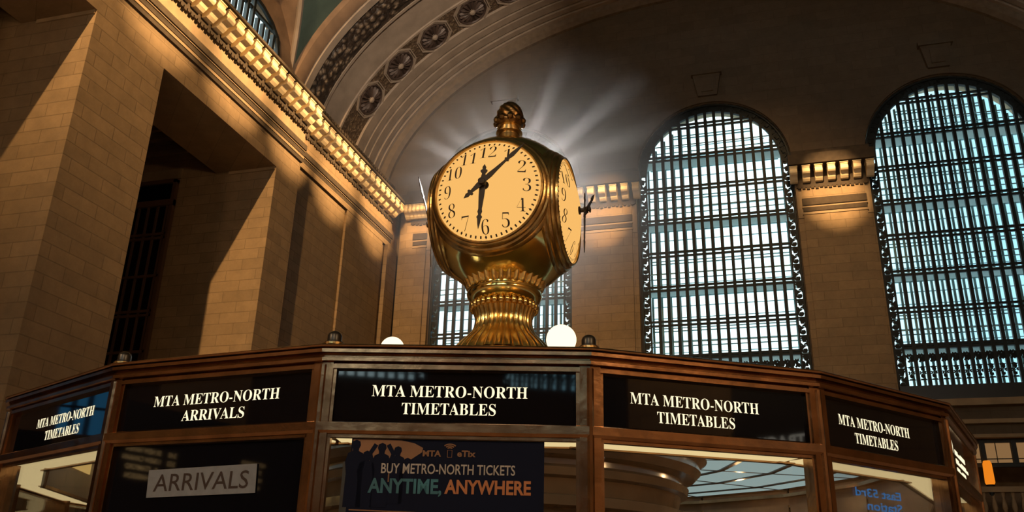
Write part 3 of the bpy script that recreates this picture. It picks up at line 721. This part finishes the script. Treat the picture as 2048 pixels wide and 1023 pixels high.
b.add([tuple(v) for v in vs], [(i, (i + 1) % NV, NV + (i + 1) % NV, NV + i) for i in range(NV)] + [tuple(NV + i for i in range(NV))]); b.build('roof', DBRASS, booth)
# round stair drum in the middle
b = MB(); b.lathe([(1.12, 0), (1.12, 2.05), (1.18, 2.06), (1.18, 2.11), (1.14, 2.12), (1.16, 2.20), (1.20, 2.21), (1.21, 2.25), (1.17, 2.27), (1.17, 2.30), (1.25, 2.31), (1.29, 2.35), (1.28, 2.39), (1.33, 2.42), (1.33, 2.459)], 72)
b.build('stair_drum', WOOD, booth, smooth=True, angle=25)
for x_, y_ in ((0.15, 5.9), (-0.2, 6.9), (0.1, 4.6), (-3.4, 5.3), (-1.2, 3.6)):
    lamp('booth_downlight', 'POINT', (x_, y_, 2.4), 3.5, (1.0, 0.62, 0.30), 0.02)
# printed poster in the front pane
T, L = FT(2, -0.045)
po = empty('poster', (BC.x, BC.y, 0)); tag(po, 'dark navy ticket poster with orange and blue lettering behind the front pane', 'poster')
b = MB(); u0, u1 = 0.135 * L, 0.83 * L
p = [(u0, 1.45, 0), (u1, 1.45, 0), (u1, 2.098, 0), (u0, 2.098, 0)]; b.hexa([T @ Vector((a, c, z)) for z in (-0.002, 0.0) for a, c, _ in p]); b.build('sheet', NAVY, po)
b = MB(); pts = [(u0 + 0.005, 2.0), (u0 + 0.005, 2.096), (u0 + 0.06, 2.096), (0.30, 2.094), (0.345, 2.085), (0.375, 2.07), (0.372, 2.055), (0.335, 2.03), (0.315, 2.0), (0.27, 1.955), (0.2, 1.955)]
b.add([T @ Vector((a, c, 0.0006)) for a, c in pts], [tuple(range(len(pts)))]); b.build('tan_patch', PTAN, po)  # flat tan patch laid on the sheet under the dark figures
b = MB()
def person_fig(u, z, s, arms):
    body = [(-0.03, -0.16), (-0.028, -0.05), (-0.034, -0.01), (-0.026, 0.018), (-0.010, 0.026), (-0.011, 0.034), (-0.016, 0.045), (-0.013, 0.058), (0, 0.064), (0.013, 0.058), (0.016, 0.045), (0.011, 0.034), (0.010, 0.026), (0.026, 0.018), (0.034, -0.01), (0.028, -0.05), (0.03, -0.16)]
    b.add([T @ Vector((u + a * s, z + c * s, 0.0012)) for a, c in body], [tuple(range(len(body)))])
    if arms:
        for sg_ in (-1, 1):
            pts = [(sg_ * 0.032, -0.005), (sg_ * 0.042, 0.025), (sg_ * 0.022, 0.058)]
            b.ribbon([(u + a * s, z + c * s) for a, c in pts], 0.016 * s, T @ Matrix.Translation((0, 0, 0.001)), 0.0004)
person_fig(0.145, 2.03, 1.0, False); person_fig(0.185, 2.00, 0.9, False); person_fig(0.235, 2.024, 0.95, True); person_fig(0.29, 2.02, 0.85, False); person_fig(0.325, 1.985, 0.8, False)
b.build('dark_figures', NAVY, po)
b = MB(); put_text(b, 'BUY METRO-NORTH TICKETS', T @ Matrix.Translation((0.4885 * L, 2.000, 0.002)), 0.478 * L, 0.034, 0.012); b.build('white_lettering', PWHITE, po)
b = MB(); put_text(b, 'ANYTIME,', T @ Matrix.Translation((0.338 * L, 1.938, 0.002)), 0.262 * L, 0.058, 0.03); b.build('blue_lettering', PCYAN, po)
b = MB(); put_text(b, 'ANYWHERE', T @ Matrix.Translation((0.632 * L, 1.943, 0.002)), 0.305 * L, 0.047, 0.03); b.build('orange_lettering', PORANGE, po)
b = MB(); put_text(b, 'MTA', T @ Matrix.Translation((0.428 * L, 2.052, 0.002)), 0.066 * L, 0.021, 0.035); put_text(b, 'eTix', T @ Matrix.Translation((0.552 * L, 2.053, 0.002)), 0.066 * L, 0.022, 0.03)
for k, r_ in enumerate((0.011, 0.019, 0.027)):
    b.ribbon([(0.492 * L + r_ * math.sin(t * 0.16), 2.064 + r_ * math.cos(t * 0.16) * 0.75) for t in range(-5, 6)], 0.004, T @ Matrix.Translation((0, 0, 0.002)), 0.0004)
b.ribbon([(0.484 * L, 2.04), (0.484 * L, 2.064), (0.50 * L, 2.064), (0.50 * L, 2.04), (0.484 * L, 2.04)], 0.0016, T @ Matrix.Translation((0, 0, 0.002)), 0.0004)
b.build('logo', PTAN, po)
b = MB(); b.ribbon([(u0 + 0.01, 1.862), (u0 + 0.30, 1.856)], 0.004, T @ Matrix.Translation((0, 0, 0.001)), 0.0004); b.ribbon([(u0 + 0.01, 1.848), (u0 + 0.36, 1.838)], 0.004, T @ Matrix.Translation((0, 0, 0.001)), 0.0004); b.build('ruled_lines', PTAN, po)
# paper sign on the black arrivals screen
T, L = FT(1, -0.046)
ar = empty('paper_sign', (BC.x, BC.y, 0)); tag(ar, 'grey paper sign reading ARRIVALS taped on the black screen', 'sign')
b = MB(); p = [(0.255 * L, 1.909), (0.752 * L, 1.918), (0.745 * L, 2.018), (0.247 * L, 2.008)]
b.hexa([T @ Vector((a, c, z)) for z in (0.0, 0.002) for a, c in p]); b.build('paper', PAPER, ar)
b = MB(); put_text(b, 'ARRIVALS', T @ Matrix.Translation((0.50 * L, 1.963, 0.0028)) @ Matrix.Rotation(0.012, 4, 'Z'), 0.435 * L, 0.062, 0.005); b.build('lettering', PRED, ar)
# mirrored blue lettering stuck on the glass further round
T, L = FT(4, -0.20)
bl = empty('glass_sticker', (BC.x, BC.y, 0)); tag(bl, 'blue lettering stuck to the booth glass and read backwards from outside', 'sticker')
b = MB(); F = Matrix.Scale(-1, 4, (1, 0, 0))
put_text(b, 'East 53rd', T @ Matrix.Translation((0.66 * L, 2.035, 0)) @ F, 0.36 * L, 0.034, 0.02)
put_text(b, 'Station', T @ Matrix.Translation((0.70 * L, 1.985, 0)) @ F, 0.28 * L, 0.036, 0.02); b.build('lettering', BLUEL, bl)
# paper notice and leaflet rack seen beside the poster
T, L = FT(2, -0.12)
nb_ = empty('notice_sheet', (BC.x, BC.y, 0)); tag(nb_, 'pale notice sheet hanging inside the pane left of the navy poster', 'notice')
b = MB(); p = [(0.055 * L + 0.035, 1.5), (0.055 * L + 0.1, 1.5), (0.055 * L + 0.1, 2.03), (0.055 * L + 0.035, 2.03)]; b.hexa([T @ Vector((a, c, z)) for z in (-0.002, 0) for a, c in p]); b.build('sheet', PAPER, nb_)
# globe lamps and dark domes on the roof
gl0 = empty('globe_lamp', (-0.965, 4.22, 2.445)); tag(gl0, 'large white glowing globe lamp on the booth roof right of the pedestal', 'lamp')
b = MB(); b.lathe([(0.0001, 0.317), (0.03, 0.322)] + [(0.078 * math.sin(PI * (0.9 - 0.9 * k / 16)), 0.40 - 0.078 * math.cos(PI * (0.9 * k / 16 + 0.1)) * 1.0) for k in range(0)] + [(0.078 * math.sin(PI * k / 18), 0.40 - 0.078 * math.cos(PI * k / 18)) for k in range(2, 19)], 32); b.build('globe', GLOBE, gl0, smooth=True)
b = MB(); b.lathe([(0.05, 0.055), (0.05, 0.062), (0.018, 0.07), (0.018, 0.29), (0.04, 0.305), (0.04, 0.325)], 20); b.build('stem', DBRASS, gl0, smooth=True)
gl1 = copy_tree(gl0); gl1.location = (-2.28, 5.05, 2.69); gl1['label'] = 'white glowing globe lamp on the booth roof left of the pedestal, only its cap showing'
def dome(x, y, z, lab):
    d = empty('roof_dome', (x, y, z)); tag(d, lab, 'security camera', 'black domes on the booth cornice')
    b = MB(); b.lathe([(0.034, 0), (0.034, 0.008), (0.026, 0.012), (0.026, 0.032), (0.022, 0.042), (0.012, 0.049), (0.0, 0.051)], 20); b.build('dome', BLACK, d, smooth=True)
    b = MB(); b.lathe([(0.038, -0.004), (0.038, 0.004)], 20); b.build('base', DBRASS, d)
for k, s in ((2, 'small black dome on the cornice corner above the poster, left end'), (3, 'small black dome on the cornice corner right of the glowing globe'), (1, 'small black dome on the cornice corner left of the ARRIVALS facet')):
    v = vtx(k, -0.05, 2.428); dome(v.x + BC.x + (0.025 if k == 2 else 0), v.y + BC.y, 2.428, s)

# ================================================================== CLOCK
CK = Vector((BC.x, BC.y, 0)); ZC = 4.185
clock = empty('clock', (CK.x, CK.y, 2.5)); tag(clock, 'golden brass four-faced clock on a fluted pedestal standing on the booth', 'clock')
def up(o): o.location = (0, 0, -2.5); return o
def cbuild(b, n, m, par=None, **k):
    o = b.build(n, m, par or clock, **k)
    if par is None: o.location = (0, 0, -2.5)
    return o
# body: squashed ball flattened behind each dial
b = MB(); prof = []
for i in range(0, 61):
    t = math.radians(-61 + (151 - 8) * i / 60); r = 0.565 * math.cos(t); z = ZC + 0.60 * math.sin(t); prof.append((max(r, 0.02), z))
b.lathe(prof, 128)
b.v = [(max(-0.42, min(0.42, x)) if abs(y) < 0.42 else x, max(-0.42, min(0.42, y)) if abs(x) < 0.42 else y, z) for x, y, z in b.v]
cbuild(b, 'body', BRASS, smooth=True, angle=60)
flute = lambda n, amp: (lambda r, z, a, i: r * (1 + amp * (abs(math.cos(n * a / 2)) - 0.6)))
b = MB(); b.lathe([(0.25, 3.605), (0.262, 3.615), (0.272, 3.64), (0.285, 3.67), (0.302, 3.70), (0.318, 3.725), (0.325, 3.74), (0.318, 3.752), (0.30, 3.745), (0.29, 3.72)], 240, flute(32, 0.085)); cbuild(b, 'leaf_collar', CASTB, smooth=True, angle=50)
b = MB(); b.lathe([(0.20, 3.50), (0.222, 3.51), (0.247, 3.535), (0.262, 3.56), (0.266, 3.578), (0.262, 3.59), (0.255, 3.594), (0.258, 3.60), (0.255, 3.62), (0.24, 3.63)], 96); cbuild(b, 'bowl', BRASS, smooth=True, angle=40)
for k in range(32):
    a = 2 * PI * k / 32; bb = MB(); bb.lathe([(0.0, -0.032), (0.014, -0.026), (0.020, -0.01), (0.020, 0.006), (0.013, 0.02), (0.0, 0.026)], 12, T=Matrix.Translation((0.226 * math.cos(a), 0.226 * math.sin(a), 3.487))); cbuild(bb, 'bead', CASTB, smooth=True)
b = MB(); b.lathe([(0.222, 3.50), (0.212, 3.45), (0.198, 3.41), (0.196, 3.375), (0.203, 3.335), (0.222, 3.295), (0.252, 3.262), (0.29, 3.225), (0.325, 3.185), (0.352, 3.15), (0.366, 3.125)], 256, flute(32, 0.065)); cbuild(b, 'fluted_shaft', CASTB, smooth=True, angle=60)
b = MB(); b.lathe([(0.48, 2.5), (0.48, 2.98), (0.44, 3.02), (0.40, 3.06), (0.40, 3.09), (0.385, 3.11), (0.345, 3.128)], 96); cbuild(b, 'plinth', CASTB, smooth=True, angle=30)
# acorn finial
b = MB(); b.lathe([(0.17, 4.74), (0.13, 4.785), (0.085, 4.80), (0.08, 4.86), (0.10, 4.872), (0.10, 4.884), (0.082, 4.895), (0.082, 4.915), (0.095, 4.925), (0.07, 4.94)], 48); cbuild(b, 'finial_neck', DBRASS, smooth=True, angle=40)
b = MB()
def scale_r(r, z, a, i): return r * (1 + 0.06 * math.sin(9 * a + i * PI * 0.5) * (1 if i > 1 else 0))
pr = [(0.07, 4.925), (0.098, 4.94), (0.106, 4.965)] + [(0.106 * math.cos(math.radians(t)) ** 0.75, 4.975 + 0.165 * math.sin(math.radians(t))) for t in range(0, 90, 6)] + [(0.004, 5.141)]
b.lathe(pr, 72, scale_r); cbuild(b, 'acorn', ACORN, smooth=True, angle=60)
b = MB()
for k in range(10):
    a = 2 * PI * k / 10; b.lathe([(0, -0.03), (0.02, -0.02), (0.026, 0), (0.018, 0.02), (0, 0.032)], 10, T=Matrix.Translation((0.104 * math.cos(a), 0.104 * math.sin(a), 4.975)))
cbuild(b, 'acorn_cup', ACORN, smooth=True)
# one face, built facing -Y, then copied round
DR, DD, SAG = 0.372, 0.452, 0.085
FACE = Matrix(((1, 0, 0, 0), (0, 0, -1, 0), (0, 1, 0, 0), (0, 0, 0, 1)))        # (a, b, out) -> (a, -out, b)
def dout(a, c): return DD + SAG * (1 - (a * a + c * c) / DR ** 2)
FP = Vector((0, 0, ZC - 2.5)); faces = []
def fpart(b, name, m, **k):
    o = b.build(name, m, clock, **k); o.location = FP; faces.append(o); return o
b = MB(); b.lathe([(DR * k / 20, DD + SAG * (1 - (k / 20) ** 2)) for k in range(20, 0, -1)] + [(0.0, DD + SAG)], 96, T=FACE, caps=False); nd = len(b.f)
for k in range(60):
    a = 2 * PI * k / 60; big = k % 5 == 0; hw_, hl = (0.0085, 0.013) if big else (0.0055, 0.009); rc_ = 0.349
    q = [(rc_ - hl, 0), (rc_, -hw_), (rc_ + hl, 0), (rc_, hw_)] if big else [(rc_ - hl, -hw_), (rc_ + hl, -hw_), (rc_ + hl, hw_), (rc_ - hl, hw_)]
    b.add([FACE @ Vector((r_ * math.cos(a) - t * math.sin(a), r_ * math.sin(a) + t * math.cos(a), dout(r_, 0) + 0.002)) for r_, t in q], [(0, 1, 2, 3)])
dial = fpart(b, 'dial', [DIAL, MARK], smooth=True)
for p in dial.data.polygons: p.material_index = 1 if p.index >= nd else 0
for k in range(12):
    s = str(k if k else 12); a = PI / 2 - 2 * PI * k / 12; R_ = 0.283 if k not in (10, 11, 12, 0) else 0.278
    vs, fs, wd, ht = text2d(serif(s), 1.0, 1.0, -0.022); kk = 0.098 / ht; kx = kk * 0.86
    sub = [(v[0] * kx + R_ * math.cos(a), v[1] * kk + R_ * math.sin(a)) for v in vs]
    b = MB(); b.add([FACE @ Vector((p, q, dout(p, q) + 0.0022)) for p, q in sub], fs); b.build('numeral', MARK, dial)
b = MB(); b.lathe([(0.372, 0.445), (0.374, 0.468), (0.380, 0.474), (0.388, 0.470), (0.391, 0.455), (0.402, 0.450), (0.410, 0.440), (0.412, 0.425), (0.425, 0.420), (0.434, 0.405), (0.434, 0.394), (0.444, 0.386), (0.452, 0.372), (0.45, 0.34), (0.40, 0.28)], 112, T=FACE, caps=False); fpart(b, 'bezel', DBRASS, smooth=True, angle=28)
def hand(name, ang, out, pts, knob):
    b = MB(); T = FACE @ Matrix.Translation((0, 0, out)) @ Matrix.Rotation(-ang, 4, 'Z')
    poly = pts + [(-x, y) for x, y in reversed(pts) if abs(x) > 1e-6]
    b.prism(poly, T, 0.006)
    for y, r_ in knob: b.lathe([(r_, 0.0), (r_, 0.010), (r_ * 0.6, 0.014), (0.0, 0.014)], 14, T=T @ Matrix.Translation((0, y, -0.002)))
    return fpart(b, name, MARK)
mh = [(0.0, 0.385), (0.010, 0.33), (0.016, 0.275), (0.010, 0.235), (0.020, 0.225), (0.008, 0.212), (0.013, 0.13), (0.019, 0.07), (0.016, 0.02), (0.020, -0.03), (0.013, -0.075), (0.011, -0.095), (0.024, -0.098), (0.024, -0.112), (0.012, -0.118), (0.015, -0.135), (0.0, -0.165)]
hh = [(0.0, 0.335), (0.008, 0.30), (0.013, 0.262), (0.020, 0.248), (0.009, 0.232), (0.016, 0.21), (0.012, 0.19), (0.019, 0.10), (0.021, 0.04), (0.016, 0.0), (0.018, -0.04), (0.012, -0.07), (0.024, -0.085), (0.024, -0.095), (0.011, -0.102), (0.013, -0.118), (0.0, -0.14)]
hand('minute_hand', math.radians(48.5), 0.592, mh, [(0.0, 0.026)])
hand('hour_hand', math.radians(183.5), 0.575, hh, [(0.0, 0.024)])
b = MB(); b.lathe([(0.03, 0.53), (0.03, 0.545), (0.016, 0.55), (0.012, 0.61), (0.022, 0.612), (0.022, 0.62), (0.0, 0.625)], 20, T=FACE); fpart(b, 'arbor', MARK, smooth=True)
for o in list(faces):
    for k in range(1, 4):
        c = copy_tree(o, clock); c.rotation_euler = (0, 0, PI / 2 * k)

# ================================================================== BOARDS BEHIND THE CAMERA (seen reflected in the booth glass)
db = empty('departure_board', (-18.2, -12, 4.4)); tag(db, 'black departure board with amber text reflected backwards in the arrivals screen', 'sign')
b = MB(); b.box(-0.4, 0.0, -6.5, 5.0, -1.6, 1.6); b.build('board', BLACK, db)
b = MB(); TT = Matrix(((0, 0, 1, 0.01), (1, 0, 0, 0), (0, 1, 0, 0), (0, 0, 0, 1)))
rows = [('5:43', '50', 'NEW HAVEN'), ('5:53', '113', 'NEW CANAAN'), ('5:10', '8', 'STAMFORD'), ('', '14', 'HARRISON')]
for k, (t_, n_, d_) in enumerate(rows):
    z = 0.44 - 0.215 * k
    for s, y in ((t_, 0.98), (n_, 1.42), (d_, 1.98)):
        if s: put_text(b, s, TT @ Matrix.Translation((y, z, 0)), None, 0.13, 0.02, sx=0.85)
for k, s in enumerate(('NEW CANAAN', 'STAMFORD', 'NEW HAVEN', 'HARRISON')): put_text(b, s, TT @ Matrix.Translation((-1.95, 0.62 - 0.215 * k, 0)), None, 0.12, 0.0, sx=0.8)
b.build('lettering', AMBER, db)
tk = empty('track_sign', (15.2, -9.4, 4.9)); tag(tk, 'black track sign with white lettering reflected backwards in the booth glass', 'sign')
b = MB(); b.box(0, 0.3, -1.2, 1.2, -0.3, 0.3); b.box(0.1, 0.2, -1.2, 1.2, 0.3, 3.0); b.build('board', BLACK, tk)
b = MB(); TT = Matrix(((0, 0, -1, -0.01), (-1, 0, 0, 0), (0, 1, 0, 0), (0, 0, 0, 1))); put_text(b, 'TRACK', TT, 1.15, 0.26, 0.03); b.build('lettering', WHITEL, tk)
tk2 = copy_tree(tk); tk2.location = (15.2, -4.0, 4.95); tk2['label'] = 'second black track sign reflected backwards near the booth post'

# ================================================================== HAZE PATCH AND HIDDEN LAMPS ADDED FOR THE GLOW BEHIND THE CLOCK
hz = bpy.data.materials.new('glow_haze'); hz.use_nodes = True; t = hz.node_tree; t.nodes.clear()  # scattering volume added only to carry the glow round the clock
o_ = t.nodes.new('ShaderNodeOutputMaterial'); v_ = t.nodes.new('ShaderNodeVolumeScatter'); v_.inputs['Density'].default_value = HAZE_D; v_.inputs['Anisotropy'].default_value = 0.55
t.links.new(v_.outputs[0], o_.inputs['Volume'])
tc = t.nodes.new('ShaderNodeTexCoord'); gd = t.nodes.new('ShaderNodeTexGradient'); gd.gradient_type = 'SPHERICAL'; mu = t.nodes.new('ShaderNodeMath'); mu.operation = 'MULTIPLY'; mu.inputs[1].default_value = HAZE_D
t.links.new(tc.outputs['Object'], gd.inputs[0]); t.links.new(gd.outputs['Fac'], mu.inputs[0]); t.links.new(mu.outputs[0], v_.inputs['Density'])
b = MB(); b.lathe([(0.02, -0.999)] + [(math.cos(math.radians(q)), math.sin(math.radians(q))) for q in range(-80, 81, 10)] + [(0.02, 0.999)], 36); hzo = b.build('haze', hz); hzo.location = (-2.05, 7.05, 5.15); hzo.scale = (1.75, 0.84, 1.6)
tag(hzo, 'thin haze patch added to carry the glow behind the clock', 'haze', None, 'stuff')
LP = (-1.97, 6.6, 4.98)
lamp('clock_backlight', 'POINT', LP, HAZE_P, (1.0, 0.93, 0.86), 0.06)  # hidden lamp added behind the clock to make the halo
for ax, az, pw in ((-0.12, 1.0, 1.0), (0.42, 1.0, 1.0), (0.85, 0.72, 0.9), (-0.75, 0.35, 1.8), (-0.95, 0.8, 0.8), (-1.0, 0.05, 0.9), (1.2, 0.5, 0.5), (-0.5, 0.9, 0.4)):
    dv = Vector((0.96, 0.27, 0.0)) * ax + Vector((0.05, -0.25, 1.0)) * az
    lamp('haze_beam', 'SPOT', LP, HAZE_S * pw, (1.0, 0.95, 0.90), 0.02, tuple(Vector(LP) + dv), 11, 0.8)  # narrow spots added to form the fan of light rays
bpy.context.view_layer.update()
